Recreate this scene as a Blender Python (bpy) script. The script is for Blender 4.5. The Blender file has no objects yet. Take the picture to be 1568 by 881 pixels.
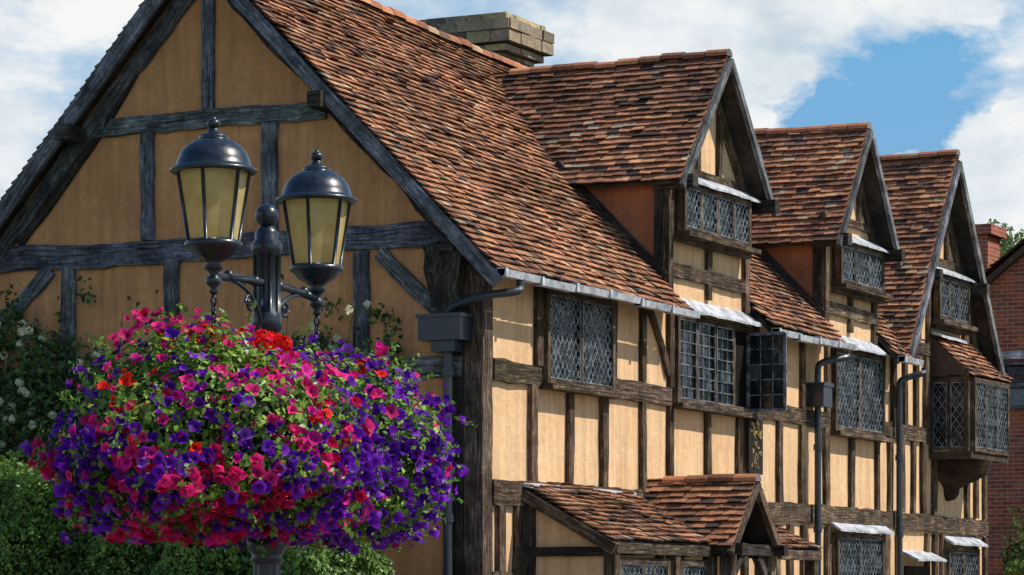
import bpy, math, random
import numpy as np
from mathutils import Vector, noise
random.seed(7); np.random.seed(7)
sc=bpy.context.scene
V=Vector
def nz(*p): return noise.noise(V(p))

# ---------------------------------------------------------------- materials
def newmat(name):
    m=bpy.data.materials.new(name); m.use_nodes=True
    nt=m.node_tree; nt.nodes.clear()
    out=nt.nodes.new('ShaderNodeOutputMaterial')
    return m,nt,out
def N(nt,t,**k):
    n=nt.nodes.new(t)
    for a,b in k.items(): setattr(n,a,b)
    return n
def L(nt,a,b): nt.links.new(a,b)
def noise_n(nt,vec,scale,detail=4,rough=.6):
    n=N(nt,'ShaderNodeTexNoise'); n.inputs['Scale'].default_value=scale
    n.inputs['Detail'].default_value=detail; n.inputs['Roughness'].default_value=rough
    if vec is not None: L(nt,vec,n.inputs['Vector'])
    return n
def ramp(nt,fac,stops):
    r=N(nt,'ShaderNodeValToRGB'); cr=r.color_ramp
    while len(cr.elements)<len(stops): cr.elements.new(.5)
    for e,(p,c) in zip(cr.elements,stops):
        e.position=p; e.color=(c[0],c[1],c[2],1) if not isinstance(c,(int,float)) else (c,c,c,1)
    L(nt,fac,r.inputs[0]); return r
def mix(nt,fac,a,b,mode='MIX'):
    m=N(nt,'ShaderNodeMixRGB'); m.blend_type=mode
    for s,v in ((0,fac),(1,a),(2,b)):
        if isinstance(v,(int,float)): m.inputs[s].default_value=v
        elif isinstance(v,tuple): m.inputs[s].default_value=(v[0],v[1],v[2],1)
        else: L(nt,v,m.inputs[s])
    return m.outputs[0]
def bump(nt,h,strength,dist):
    b=N(nt,'ShaderNodeBump'); b.inputs['Strength'].default_value=strength; b.inputs['Distance'].default_value=dist
    L(nt,h,b.inputs['Height']); return b.outputs[0]
def prin(nt,out,col,rough=.8,normal=None,metal=0,spec=.5,coat=0):
    p=N(nt,'ShaderNodeBsdfPrincipled')
    if isinstance(col,tuple): p.inputs['Base Color'].default_value=(*col,1)
    else: L(nt,col,p.inputs['Base Color'])
    if isinstance(rough,(int,float)): p.inputs['Roughness'].default_value=rough
    else: L(nt,rough,p.inputs['Roughness'])
    p.inputs['Metallic'].default_value=metal
    p.inputs['Specular IOR Level'].default_value=spec
    p.inputs['Coat Weight'].default_value=coat
    if normal is not None: L(nt,normal,p.inputs['Normal'])
    L(nt,p.outputs[0],out.inputs[0]); return p
def pos(nt): return N(nt,'ShaderNodeNewGeometry').outputs['Position']
def attr(nt): 
    a=N(nt,'ShaderNodeAttribute'); a.attribute_name='Col'; return a.outputs['Color']

def m_plaster(name,c1,c2,c3,stain):
    m,nt,out=newmat(name); P=pos(nt)
    n1=noise_n(nt,P,.8,7,.7); n2=noise_n(nt,P,11,6,.65); n3=noise_n(nt,P,55,3,.6); n5=noise_n(nt,P,2.7,6,.7)
    mp=N(nt,'ShaderNodeMapping'); mp.inputs['Scale'].default_value=(5,5,.45); L(nt,P,mp.inputs[0])
    n4=noise_n(nt,mp.outputs[0],1.2,5,.65)
    c=ramp(nt,n1.outputs[0],[(.3,c2),(.5,c1),(.72,c3)]).outputs[0]
    c=mix(nt,.5,c,ramp(nt,n4.outputs[0],[(.36,.5),(.58,1)]).outputs[0],'MULTIPLY')
    c=mix(nt,.45,c,ramp(nt,n2.outputs[0],[(.3,.62),(.58,1)]).outputs[0],'MULTIPLY')
    c=mix(nt,ramp(nt,n5.outputs[0],[(.50,0),(.70,.7)]).outputs[0],c,stain)
    sp=ramp(nt,n3.outputs[0],[(.68,0),(.75,.55)]).outputs[0]
    c=mix(nt,sp,c,tuple(min(1,x*1.5) for x in c3))
    a=N(nt,'ShaderNodeMath',operation='ADD'); L(nt,n2.outputs[0],a.inputs[0]); L(nt,n3.outputs[0],a.inputs[1])
    prin(nt,out,c,.9,bump(nt,a.outputs[0],.6,.018),spec=.15); return m
M_pl_front=m_plaster('plaster_cream',(.88,.57,.32),(.80,.48,.25),(.91,.64,.39),(.64,.40,.23))
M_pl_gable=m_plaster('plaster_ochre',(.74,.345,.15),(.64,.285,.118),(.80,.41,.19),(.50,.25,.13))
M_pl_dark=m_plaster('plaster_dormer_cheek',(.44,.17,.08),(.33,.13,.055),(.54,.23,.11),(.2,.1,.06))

def m_timber(name,c0,c1,c2):
    m,nt,out=newmat(name)
    uv=N(nt,'ShaderNodeUVMap').outputs[0]
    mp=N(nt,'ShaderNodeMapping'); mp.inputs['Scale'].default_value=(2.2,26,1); L(nt,uv,mp.inputs[0])
    n1=noise_n(nt,mp.outputs[0],1.5,6,.75)
    n2=noise_n(nt,pos(nt),2.6,6,.7)
    mp2=N(nt,'ShaderNodeMapping'); mp2.inputs['Scale'].default_value=(1.1,38,1); L(nt,uv,mp2.inputs[0])
    n3=noise_n(nt,mp2.outputs[0],1.0,3,.5); n4=noise_n(nt,pos(nt),16,4,.7)
    c=ramp(nt,n1.outputs[0],[(.30,c0),(.5,c1),(.68,c2)]).outputs[0]
    c=mix(nt,1.0,c,ramp(nt,n2.outputs[0],[(.33,.35),(.5,.85),(.62,1.4)]).outputs[0],'MULTIPLY')
    c=mix(nt,.9,c,ramp(nt,n3.outputs[0],[(.33,.1),(.42,1)]).outputs[0],'MULTIPLY')
    c=mix(nt,.7,c,ramp(nt,n4.outputs[0],[(.3,.3),(.5,1.0),(.7,1.2)]).outputs[0],'MULTIPLY')
    c=mix(nt,1.0,c,attr(nt),'MULTIPLY')
    h=mix(nt,.5,n1.outputs[0],n3.outputs[0])
    prin(nt,out,c,.85,bump(nt,h,1,.03),spec=.2); return m
M_tim_g=m_timber('timber_weathered_grey',(.04,.043,.05),(.145,.152,.17),(.42,.42,.43))
M_tim_f=m_timber('timber_weathered_brown',(.024,.016,.010),(.105,.072,.047),(.34,.26,.19))
M_tim_d=m_timber('timber_dark',(.012,.010,.009),(.05,.042,.036),(.15,.13,.11))

def m_col(name,rough=.85,var=.5,scale=30,bs=.4,bd=.01,spec=.3,moss=False):
    m,nt,out=newmat(name); P=pos(nt)
    n1=noise_n(nt,P,scale,5,.65); n2=noise_n(nt,P,scale*.06,6,.7)
    c=mix(nt,var,attr(nt),ramp(nt,n1.outputs[0],[(.3,.4),(.6,1.1)]).outputs[0],'MULTIPLY')
    c=mix(nt,.7,c,ramp(nt,n2.outputs[0],[(.36,.55),(.6,1.15)]).outputs[0],'MULTIPLY')
    if moss:
        n3=noise_n(nt,P,5,7,.75)
        c=mix(nt,ramp(nt,n3.outputs[0],[(.56,0),(.72,.65)]).outputs[0],c,(.22,.17,.10))
        n4=noise_n(nt,P,21,3,.6)
        c=mix(nt,ramp(nt,n4.outputs[0],[(.66,0),(.73,.5)]).outputs[0],c,(.46,.38,.28))
    prin(nt,out,c,rough,bump(nt,n1.outputs[0],bs,bd),spec=spec); return m
M_tile=m_col('clay_roof_tile',.85,.5,28,.6,.012,.25,True)
M_stone=m_col('chimney_stone',.9,.55,12,.8,.03,.2)
M_gold=m_col('gilded_lettering',.5,.1)
def m_leaf(name,tr=.3,rough=.5,spec=.35):
    m,nt,out=newmat(name)
    p=N(nt,'ShaderNodeBsdfPrincipled'); p.inputs['Roughness'].default_value=rough; p.inputs['Specular IOR Level'].default_value=spec
    A=attr(nt); L(nt,A,p.inputs['Base Color'])
    t=N(nt,'ShaderNodeBsdfTranslucent'); L(nt,A,t.inputs[0])
    mx=N(nt,'ShaderNodeMixShader'); mx.inputs[0].default_value=tr
    L(nt,p.outputs[0],mx.inputs[1]); L(nt,t.outputs[0],mx.inputs[2]); L(nt,mx.outputs[0],out.inputs[0]); return m
M_leaf=m_leaf('leaves',.3,.42)
M_petal=m_leaf('petals',.35,.6,.12)
def m_lead():
    m,nt,out=newmat('lead_flashing'); n=noise_n(nt,pos(nt),7,5,.7)
    c=ramp(nt,n.outputs[0],[(.32,(.20,.21,.24)),(.5,(.48,.50,.55)),(.68,(.72,.74,.79))]).outputs[0]
    prin(nt,out,c,.5,bump(nt,n.outputs[0],.5,.02),metal=.1); return m
M_lead=m_lead()
def m_came():
    m,nt,out=newmat('lead_came'); n=noise_n(nt,pos(nt),9,4,.7)
    c=ramp(nt,n.outputs[0],[(.42,(.06,.07,.08)),(.62,(.32,.35,.38))]).outputs[0]
    prin(nt,out,c,.4,metal=.2); return m
M_came=m_came()
def m_iron(name,c,rough=.3):
    m,nt,out=newmat(name); n=noise_n(nt,pos(nt),25,4,.6)
    cc=ramp(nt,n.outputs[0],[(.3,c),(.7,tuple(min(1,x*1.8+.004) for x in c))]).outputs[0]
    r=ramp(nt,n.outputs[0],[(.3,rough*.8),(.7,rough*1.3)]).outputs[0]
    prin(nt,out,cc,r,bump(nt,n.outputs[0],.15,.004),coat=.2); return m
M_iron=m_iron('painted_cast_iron',(.006,.010,.017),.32)
M_pipe=m_iron('painted_downpipe',(.014,.020,.028),.4)
def m_glass():
    m,nt,out=newmat('old_window_glass'); P=pos(nt)
    uv=N(nt,'ShaderNodeUVMap').outputs[0]
    fl=N(nt,'ShaderNodeVectorMath',operation='FLOOR'); L(nt,uv,fl.inputs[0])
    wn=N(nt,'ShaderNodeTexWhiteNoise'); wn.noise_dimensions='2D'; L(nt,fl.outputs[0],wn.inputs['Vector'])
    n2=noise_n(nt,P,1.7,4,.6); n=noise_n(nt,P,9,3,.5)
    c=ramp(nt,n2.outputs[0],[(.40,(.005,.008,.010)),(.60,(.02,.03,.037)),(.72,(.08,.11,.12))]).outputs[0]
    sky_glint=ramp(nt,wn.outputs['Value'],[(.84,0),(.94,.45)]).outputs[0]  # random panes lightened: bright sky reflections put into the base colour
    c=mix(nt,sky_glint,c,(.25,.30,.33))
    b=bump(nt,n.outputs[0],.4,.04)
    s=N(nt,'ShaderNodeVectorMath',operation='SUBTRACT'); L(nt,wn.outputs['Color'],s.inputs[0]); s.inputs[1].default_value=(.5,.5,.62)
    m2=N(nt,'ShaderNodeVectorMath',operation='MULTIPLY_ADD'); L(nt,s.outputs[0],m2.inputs[0]); m2.inputs[1].default_value=(.30,.30,.45); L(nt,b,m2.inputs[2])
    nn=N(nt,'ShaderNodeVectorMath',operation='NORMALIZE'); L(nt,m2.outputs[0],nn.inputs[0])
    prin(nt,out,c,.05,nn.outputs[0],spec=.55); return m
M_glass=m_glass()
def m_lampglass():
    m,nt,out=newmat('frosted_lamp_glass')
    n=noise_n(nt,pos(nt),9,3,.5)
    c=ramp(nt,n.outputs[0],[(.3,(.74,.52,.18)),(.7,(.92,.76,.38))]).outputs[0]
    d=N(nt,'ShaderNodeBsdfDiffuse'); L(nt,c,d.inputs[0])
    t=N(nt,'ShaderNodeBsdfTranslucent'); L(nt,c,t.inputs[0])
    g=N(nt,'ShaderNodeBsdfGlossy'); g.inputs['Roughness'].default_value=.10
    a=N(nt,'ShaderNodeMixShader'); a.inputs[0].default_value=.55; L(nt,d.outputs[0],a.inputs[1]); L(nt,t.outputs[0],a.inputs[2])
    b=N(nt,'ShaderNodeMixShader'); b.inputs[0].default_value=.08; L(nt,a.outputs[0],b.inputs[1]); L(nt,g.outputs[0],b.inputs[2])
    L(nt,b.outputs[0],out.inputs[0]); return m
M_lamp=m_lampglass()
def m_brick():
    m,nt,out=newmat('red_brick'); uv=N(nt,'ShaderNodeUVMap').outputs[0]
    b=N(nt,'ShaderNodeTexBrick'); L(nt,uv,b.inputs['Vector'])
    b.inputs['Scale'].default_value=1; b.inputs['Brick Width'].default_value=.225; b.inputs['Row Height'].default_value=.078
    b.inputs['Mortar Size'].default_value=.008; b.inputs['Color1'].default_value=(.44,.12,.06,1); b.inputs['Color2'].default_value=(.22,.065,.045,1)
    b.inputs['Mortar'].default_value=(.34,.27,.21,1)
    n=noise_n(nt,pos(nt),1.5,5,.6)
    c=mix(nt,.5,b.outputs[0],ramp(nt,n.outputs[0],[(.3,.5),(.65,1.2)]).outputs[0],'MULTIPLY')
    prin(nt,out,c,.9,bump(nt,b.outputs['Fac'],-.4,.01),spec=.2); return m
M_brick=m_brick()
def m_ground(name,a,b,sc_=3):
    m,nt,out=newmat(name); n=noise_n(nt,pos(nt),sc_,6,.7)
    prin(nt,out,ramp(nt,n.outputs[0],[(.3,a),(.7,b)]).outputs[0],.95,bump(nt,n.outputs[0],.4,.02)); return m
M_grass=m_ground('grass',(.04,.07,.02),(.09,.13,.04)); M_pave=m_ground('paving_stone',(.12,.105,.09),(.22,.195,.17),5)
M_bark=m_ground('bark',(.06,.045,.03),(.14,.11,.08),12)
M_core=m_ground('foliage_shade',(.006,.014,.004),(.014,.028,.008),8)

# ---------------------------------------------------------------- mesh builder
class MB:
    def __init__(s): s.v=[];s.f=[];s.uv=[];s.c=[];s.sm=[];s.mi=[]
    def face(s,pts,uv=None,col=(1,1,1),smooth=False,mi=0):
        i=len(s.v); s.v+= [tuple(p) for p in pts]; s.f.append(tuple(range(i,i+len(pts))))
        s.uv+= uv if uv else [(0,0)]*len(pts)
        s.c+= [(*col,1)]*len(pts); s.sm.append(smooth); s.mi.append(mi)
    def box8(s,p,col=(1,1,1),mi=0):
        for q in ((3,2,1,0),(4,5,6,7),(0,1,5,4),(1,2,6,5),(2,3,7,6),(3,0,4,7)):
            s.face([p[k] for k in q],col=col,mi=mi)
    def box(s,a,b,col=(1,1,1),mi=0):
        x0,y0,z0=a;x1,y1,z1=b
        s.box8([V((x0,y0,z0)),V((x1,y0,z0)),V((x1,y1,z0)),V((x0,y1,z0)),V((x0,y0,z1)),V((x1,y0,z1)),V((x1,y1,z1)),V((x0,y1,z1))],col,mi)
    def beam(s,p0,p1,n,w,d,jit=.08,col=None,curve=0,mi=0,seglen=.2,taper=1):
        p0=V(p0);p1=V(p1);n=V(n).normalized();a=(p1-p0);ln=a.length;a.normalize();sd=a.cross(n).normalized();n=sd.cross(a).normalized()
        k=max(1,int(ln/seglen)); r0=random.random()*50
        if col is None:
            g=random.uniform(.65,1.25); col=(g,g*random.uniform(.94,1.03),g*random.uniform(.86,1.06))
        rings=[]
        for i in range(k+1):
            t=i/k; c=p0+a*(ln*t)+sd*(curve*4*t*(1-t)+ (w*jit*.8*nz(r0+9,i*.25,2) if 0<i<k else 0))
            ww=w*(1+(taper-1)*t)
            w1=ww/2*(1+jit*2.2*nz(r0,i*.7,1)); w2=ww/2*(1+jit*2.2*nz(r0,i*.7,7)); dd=d/2*(1+jit*.5*nz(r0,i*.5,3))
            rings.append([c-sd*w1-n*dd,c+sd*w2-n*dd,c+sd*w2+n*dd,c-sd*w1+n*dd])
        per=[0,w,w+d,2*w+d,2*w+2*d]
        for i in range(k):
            u0=r0+ln*i/k;u1=r0+ln*(i+1)/k
            for j in range(4):
                q=(j+1)%4
                s.face([rings[i][j],rings[i][q],rings[i+1][q],rings[i+1][j]],[(u0,per[j]+r0),(u0,per[j+1]+r0),(u1,per[j+1]+r0),(u1,per[j]+r0)],col,mi=mi)
        s.face(rings[0][::-1],[(r0,0),(r0+.02,0),(r0+.02,w),(r0,w)],col,mi=mi); s.face(rings[-1],[(r0,0),(r0+.02,0),(r0+.02,w),(r0,w)],col,mi=mi)
    def lathe(s,c,prof,seg=32,flute=0,nf=0,col=(1,1,1),mi=0,phase=0,smooth=True):
        c=V(c); R=[]
        for r,z in prof:
            row=[]
            for i in range(seg):
                a=2*math.pi*i/seg+phase; rr=r*(1-(flute*abs(math.sin(a*nf/2))if nf else 0))
                row.append(c+V((rr*math.cos(a),rr*math.sin(a),z)))
            R.append(row)
        for k in range(len(R)-1):
            for i in range(seg):
                j=(i+1)%seg; s.face([R[k][i],R[k][j],R[k+1][j],R[k+1][i]],col=col,smooth=smooth,mi=mi)
    def tube(s,pts,r,seg=8,col=(1,1,1),mi=0,sub=0):
        pts=[V(p) for p in pts]
        if sub:
            o=[]
            for i in range(len(pts)-1):
                p0=pts[max(i-1,0)];p1=pts[i];p2=pts[i+1];p3=pts[min(i+2,len(pts)-1)]
                for k in range(sub):
                    t=k/sub
                    o.append(.5*((2*p1)+(p2-p0)*t+(2*p0-5*p1+4*p2-p3)*t*t+(3*p1-p0-3*p2+p3)*t**3))
            o.append(pts[-1]); pts=o
        R=[]; up=V((.13,.2,1)).normalized()
        for i,p in enumerate(pts):
            t=(pts[min(i+1,len(pts)-1)]-pts[max(i-1,0)]).normalized()
            x=t.cross(up)
            if x.length<.05: x=t.cross(V((1,0,.1)))
            x.normalize(); y=t.cross(x).normalized()
            rr=r if isinstance(r,(int,float)) else r[0]+(r[1]-r[0])*i/(len(pts)-1)
            R.append([p+x*rr*math.cos(2*math.pi*k/seg)+y*rr*math.sin(2*math.pi*k/seg) for k in range(seg)])
        for i in range(len(R)-1):
            for k in range(seg):
                j=(k+1)%seg; s.face([R[i][k],R[i][j],R[i+1][j],R[i+1][k]],col=col,smooth=True,mi=mi)
        s.face(R[0],col=col,mi=mi); s.face(R[-1][::-1],col=col,mi=mi)
    def obj(s,name,mats,parent=None,weld=False):
        me=bpy.data.meshes.new(name); me.from_pydata(s.v,[],s.f)
        uv=me.uv_layers.new(name='UVMap'); uv.data.foreach_set('uv',np.array(s.uv,dtype=np.float32).ravel())
        ca=me.color_attributes.new(name='Col',type='FLOAT_COLOR',domain='CORNER'); ca.data.foreach_set('color',np.array(s.c,dtype=np.float32).ravel())
        me.polygons.foreach_set('use_smooth',s.sm); me.polygons.foreach_set('material_index',s.mi)
        if not isinstance(mats,list): mats=[mats]
        for m in mats: me.materials.append(m)
        if weld:
            import bmesh
            b=bmesh.new(); b.from_mesh(me); bmesh.ops.remove_doubles(b,verts=b.verts,dist=.0002); b.to_mesh(me); b.free()
        o=bpy.data.objects.new(name,me); sc.collection.objects.link(o)
        if parent: o.parent=parent
        return o
def empty(name,loc=(0,0,0)):
    e=bpy.data.objects.new(name,None); sc.collection.objects.link(e); e.empty_display_size=.3; return e
def npmesh(name,verts,faces_idx,nper,cols,mat,parent=None,smooth=False):
    me=bpy.data.meshes.new(name); nv=len(verts); nf=len(faces_idx)//nper
    me.vertices.add(nv); me.vertices.foreach_set('co',verts.astype(np.float32).ravel())
    me.loops.add(len(faces_idx)); me.loops.foreach_set('vertex_index',faces_idx.astype(np.int32))
    me.polygons.add(nf); me.polygons.foreach_set('loop_start',np.arange(0,nf*nper,nper,dtype=np.int32))
    me.update(calc_edges=True); 
    if smooth: me.polygons.foreach_set('use_smooth',[True]*nf)
    ca=me.color_attributes.new(name='Col',type='FLOAT_COLOR',domain='POINT')
    c4=np.ones((nv,4),dtype=np.float32); c4[:,:3]=cols; ca.data.foreach_set('color',c4.ravel())
    me.materials.append(mat); me.validate()
    o=bpy.data.objects.new(name,me); sc.collection.objects.link(o)
    if parent: o.parent=parent
    return o
def unit(a): return a/np.maximum(np.linalg.norm(a,axis=1,keepdims=True),1e-6)
def leaves(name,P,Nn,size,cols,mat,parent=None,jit=.8,asp=.55):
    n=len(P); Nn=unit(Nn+np.random.normal(0,jit,(n,3))*.6)
    A=unit(np.cross(Nn,np.random.normal(0,1,(n,3)))); B=np.cross(Nn,A)
    s=(size*np.random.uniform(.6,1.3,(n,1)))
    a=A*s;b=B*s*asp; f=Nn*s*.25
    vs=np.stack([P-a,P-b+f*1.0-a*.1,P+a,P+b+f-a*.1],1).reshape(-1,3)
    return npmesh(name,vs,np.arange(n*4),4,np.repeat(cols,4,axis=0),mat,parent)
def colmix(n,pal,w,jit=.25):
    pal=np.array(pal); idx=np.random.choice(len(pal),n,p=np.array(w)/sum(w)); c=pal[idx]*np.random.uniform(1-jit,1+jit,(n,1)); return c

# ---------------------------------------------------------------- house
house=empty('timber_framed_house')
EY,EZ=-.35,5.15; RY,RZ=3.386,8.975; TF=(RZ-EZ)/(RY-EY); TB=1.09
def mainz(y): return RZ-(RY-y)*TF if y<RY else RZ-(y-RY)*TB
BY=7.0
X1=17.5
def sag(x,y): return .05*nz(x*.35,y*.4,3.3)+.018*nz(x*1.5,y*1.3,9)
PALT=[((.46,.205,.11),28),((.36,.16,.088),28),((.26,.12,.073),20),((.56,.28,.145),12),((.16,.09,.065),11),((.07,.05,.045),5),((.46,.32,.21),6)]
def tcol():
    r=random.random()*110
    for c,w in PALT:
        r-=w
        if r<0: break
    g=random.uniform(.8,1.15); return (c[0]*g,c[1]*g,c[2]*g)
def tiles(mb,O,U,Vv,lu,lv,test=None,g=.105,w=.17,dark=1.0,th=.022,sg=True):
    O=V(O);U=V(U).normalized();Vv=V(Vv).normalized();Nn=U.cross(Vv)
    if Nn.z<0: Nn=-Nn
    rows=int(lv/g)+1
    for r in range(rows):
        v0=r*g+random.uniform(-.005,.005); x=-(w*.5 if r%2 else 0)+random.uniform(-.01,.01)
        rg=random.uniform(.9,1.1)
        while x<lu:
            wd=w*random.uniform(.93,1.07); a=max(0,x); b=min(lu,x+wd-.006); x+=wd
            if b-a<.03: continue
            cpt=O+U*((a+b)/2)+Vv*(v0+g*.5)
            if test and not test(cpt): continue
            dn=(sag(cpt.x+O.z,cpt.y+cpt.z*.7) if sg else 0)
            k=random.uniform(-.008,.010)+.010*nz(cpt.x*3,r*.9,1); h0=.044+k; h0b=h0+random.uniform(-.008,.008)
            if random.random()<.025: h0+=.018;h0b+=.012
            wav=.014*nz(cpt.x*1.2,r*.3,5)
            va=v0+wav+random.uniform(-.007,.007); vb=v0+wav+random.uniform(-.005,.005)
            if random.random()<.006: va-=.04; vb-=.045
            e=min(v0+g*1.35,lv+.02)
            if e<v0+.03: continue
            P=lambda u,v,h:O+U*u+Vv*v+Nn*(h+dn)
            t=[P(a,va,h0),P(b,vb,h0b),P(b,e,.010),P(a,e,.010)]
            bt=[P(a,va,h0-th),P(b,vb,h0b-th),P(b,e,-.006),P(a,e,-.006)]
            c=tcol(); m_=(1+.45*nz(cpt.x*.6,cpt.y*.8,cpt.z*.7))*rg*dark; c=(c[0]*m_,c[1]*m_,c[2]*m_)
            mb.face(t,col=c); dk=(c[0]*.4,c[1]*.4,c[2]*.4)
            mb.face([bt[0],bt[1],t[1],t[0]],col=dk); mb.face([bt[1],bt[2],t[2],t[1]],col=dk); mb.face([bt[3],bt[0],t[0],t[3]],col=dk)
            mb.face([bt[1],bt[0],bt[3],bt[2]],col=dk)
def ridge(mb,a,b,r=.11,l=.3):
    a=V(a);b=V(b);d=(b-a);ln=d.length;d.normalize();sd=d.cross(V((0,0,1))).normalized();n=int(ln/l)
    for i in range(n):
        p=a+d*(i*l);q=a+d*((i+1)*l-.012); rr=r*random.uniform(.95,1.05); c=tcol(); c=(c[0]*1.2,c[1]*1.1,c[2]*1.0)
        dz=V((0,0,sag(p.x+3,p.y)+random.uniform(-.008,.008)-.03))
        K=7; A=[p+dz+sd*rr*math.cos(math.pi*k/(K-1))+V((0,0,rr*.9*math.sin(math.pi*k/(K-1)))) for k in range(K)]
        B=[q+dz+sd*rr*1.04*math.cos(math.pi*k/(K-1))+V((0,0,rr*.94*math.sin(math.pi*k/(K-1)))) for k in range(K)]
        for k in range(K-1): mb.face([A[k],A[k+1],B[k+1],B[k]],col=c)
        mb.face(A[::-1],col=(c[0]*.4,)*3); mb.face(B,col=(c[0]*.4,)*3)

D=[dict(cx=6.2,hw=1.3,rw=1.5,za=8.42,ze=6.69),dict(cx=11.3,hw=1.05,rw=1.24,za=8.24,ze=6.53)]
G3=dict(cx=15.2,hw=2.02,rw=2.18,za=8.34,ze=5.28)

wf=MB()
def inD(x): return any(abs(x-d['cx'])<d['hw'] for d in D) or abs(x-G3['cx'])<2.15
zt=mainz(0)
wf.face([(0,0,0),(X1,0,0),(X1,0,zt-.02),(0,0,zt-.02)])
for d in D:
    c,h=d['cx'],d['hw']; s_=(d['za']-d['ze'])/d['rw']; ztp=d['za']-h*s_-.03
    wf.face([(c-h,0,zt-.02),(c+h,0,zt-.02),(c+h,0,ztp),(c,0,d['za']-.04),(c-h,0,ztp)])
    d['zt']=ztp; d['s']=s_
s3=(G3['za']-G3['ze'])/G3['rw']; G3['s']=s3
wf.face([(15.2-2.0,0,zt-.02),(15.2+2.0,0,zt-.02),(15.2,0,G3['za']-.05)])
wf.obj('front_wall',M_pl_front,house)
wg=MB()
wg.face([(0,0,0),(0,0,zt-.02),(0,RY,RZ-.04),(0,BY,mainz(BY)-.03),(0,BY,0)])
wg.face([(X1,0,0),(X1,BY,0),(X1,BY,mainz(BY)-.2),(X1,RY,RZ-.34),(X1,0,zt-.05)])
wg.face([(0,BY,0),(0,BY,mainz(BY)-.03),(X1,BY,mainz(BY)-.2),(X1,BY,0)])
wg.obj('gable_wall',M_pl_gable,house)
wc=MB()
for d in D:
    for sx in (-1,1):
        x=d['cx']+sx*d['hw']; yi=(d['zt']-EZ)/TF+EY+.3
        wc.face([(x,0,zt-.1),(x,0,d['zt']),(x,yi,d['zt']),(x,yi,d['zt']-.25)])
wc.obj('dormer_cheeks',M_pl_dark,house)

rt=MB(); rd=MB()
Lm=math.hypot(RY-EY,RZ-EZ)
def tmain(p):
    if p.y<.02 and (inD(p.x)): return False
    for d in D:
        if abs(p.x-d['cx'])<d['hw']-.1 and p.z<d['ze']-.2: return False
    return True
tiles(rt,(-.34,EY,EZ),(1,0,0),(0,RY-EY,RZ-EZ),X1+.6,Lm,tmain)
Lb=math.hypot(BY+.4-RY,(BY+.4-RY)*TB)
tiles(rt,(-.34,BY+.4,RZ-(BY+.4-RY)*TB),(1,0,0),(0,-1,TB),X1+.6,Lb,lambda p:p.x<1.2 or p.z>RZ-1.2)
ridge(rt,(-.36,RY,RZ+.02),(X1+.3,RY,RZ+.02),.12)
def slab(mb,pts,t):
    a,b,c=V(pts[0]),V(pts[1]),V(pts[2]); n=(b-a).cross(c-a).normalized()
    if n.z<0:n=-n
    lo=[V(p)-n*t for p in pts]; mb.box8(lo+[V(p) for p in pts])
e_=-.014
for xa,xb in ((-.3,9.0),(9.0,X1+.25)):
    slab(rd,[(xa,0,mainz(0)+e_),(xb,0,mainz(0)+e_),(xb,RY,RZ+e_),(xa,RY,RZ+e_)],.06)
    slab(rd,[(xa,BY+.4,mainz(BY+.4)+e_),(xa,RY,RZ+e_),(xb,RY,RZ+e_),(xb,BY+.4,mainz(BY+.4)+e_)],.06)
for a,b in ((-.3,4.92),(7.54,10.24),(12.36,13.05),(17.3,X1+.25)):
    slab(rd,[(a,EY+.01,EZ+e_),(b,EY+.01,EZ+e_),(b,-.002,mainz(0)+e_),(a,-.002,mainz(0)+e_)],.05)
# the old ridge drops away from the street gable
def drop(x,z): return .027*min(max(x,0),9)*min(1,max(0,(z-5.5)/3.47))
for mb in (rt,rd): mb.v=[(a,b,c-drop(a,c)) for a,b,c in mb.v]
YF=-.3
def gable_roof(d,yf,yb,test,g=.1,dark=.8,ridge_to=None):
    c,h,za,ze=d['cx'],d['rw'],d['za'],d['ze']; Ls=math.hypot(h,za-ze)
    for sx in (-1,1):
        tiles(rt,(c+sx*h,yf,ze),(0,1,0),(-sx*h,0,za-ze),yb-yf,Ls,test,g=g,dark=dark)
        slab(rd,[(c+sx*h*.99,yf+.03,ze+e_+.01*(za-ze)/h),(c+sx*h*.99,yb if ridge_to is None else min(yb,.9),ze+e_+.01),(c,ridge_to or yb,za+e_),(c,yf+.03,za+e_)],.05)
    ridge(rt,(c,yf-.01,za+.015),(c,(ridge_to or yb),za+.015),.1)
under=lambda p:p.z>mainz(p.y)-.42
for d in D:
    yr=(d['za']-EZ)/TF+EY
    gable_roof(d,YF,yr+.4,under,ridge_to=yr+.12,dark=.95)
gable_roof(G3,YF,3.2,under,ridge_to=(G3['za']-EZ)/TF+EY+.12,dark=.95)
tiles(rt,(.91,-1.14,2.32),(1,0,0),(0,1.14,.63),2.75,1.30,dark=.92)
tiles(rt,(4.98,-1.14,2.32),(1,0,0),(0,1.14,.63),2.2,1.30,dark=.9)
slab(rd,[(.93,-1.12,2.315),(7.15,-1.12,2.315),(7.15,-.01,2.93),(.93,-.01,2.93)],.04)
PO=dict(cx=4.35,rw=.78,za=3.10,ze=2.28)
gable_roof(PO,-1.42,-.02,None,g=.1,dark=1)
tiles(rt,(14.72,-.68,5.02),(1,0,0),(0,.66,.62),1.88,.9,dark=.9)
for sx,x0 in ((1,14.70),(-1,16.62)):
    rt.face([(x0,-.68,5.03),(x0,0,5.03),(x0+sx*.02,-.01,5.64)],col=(.1,.06,.05))
rt.obj('roof_tiles',M_tile,house)

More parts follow.
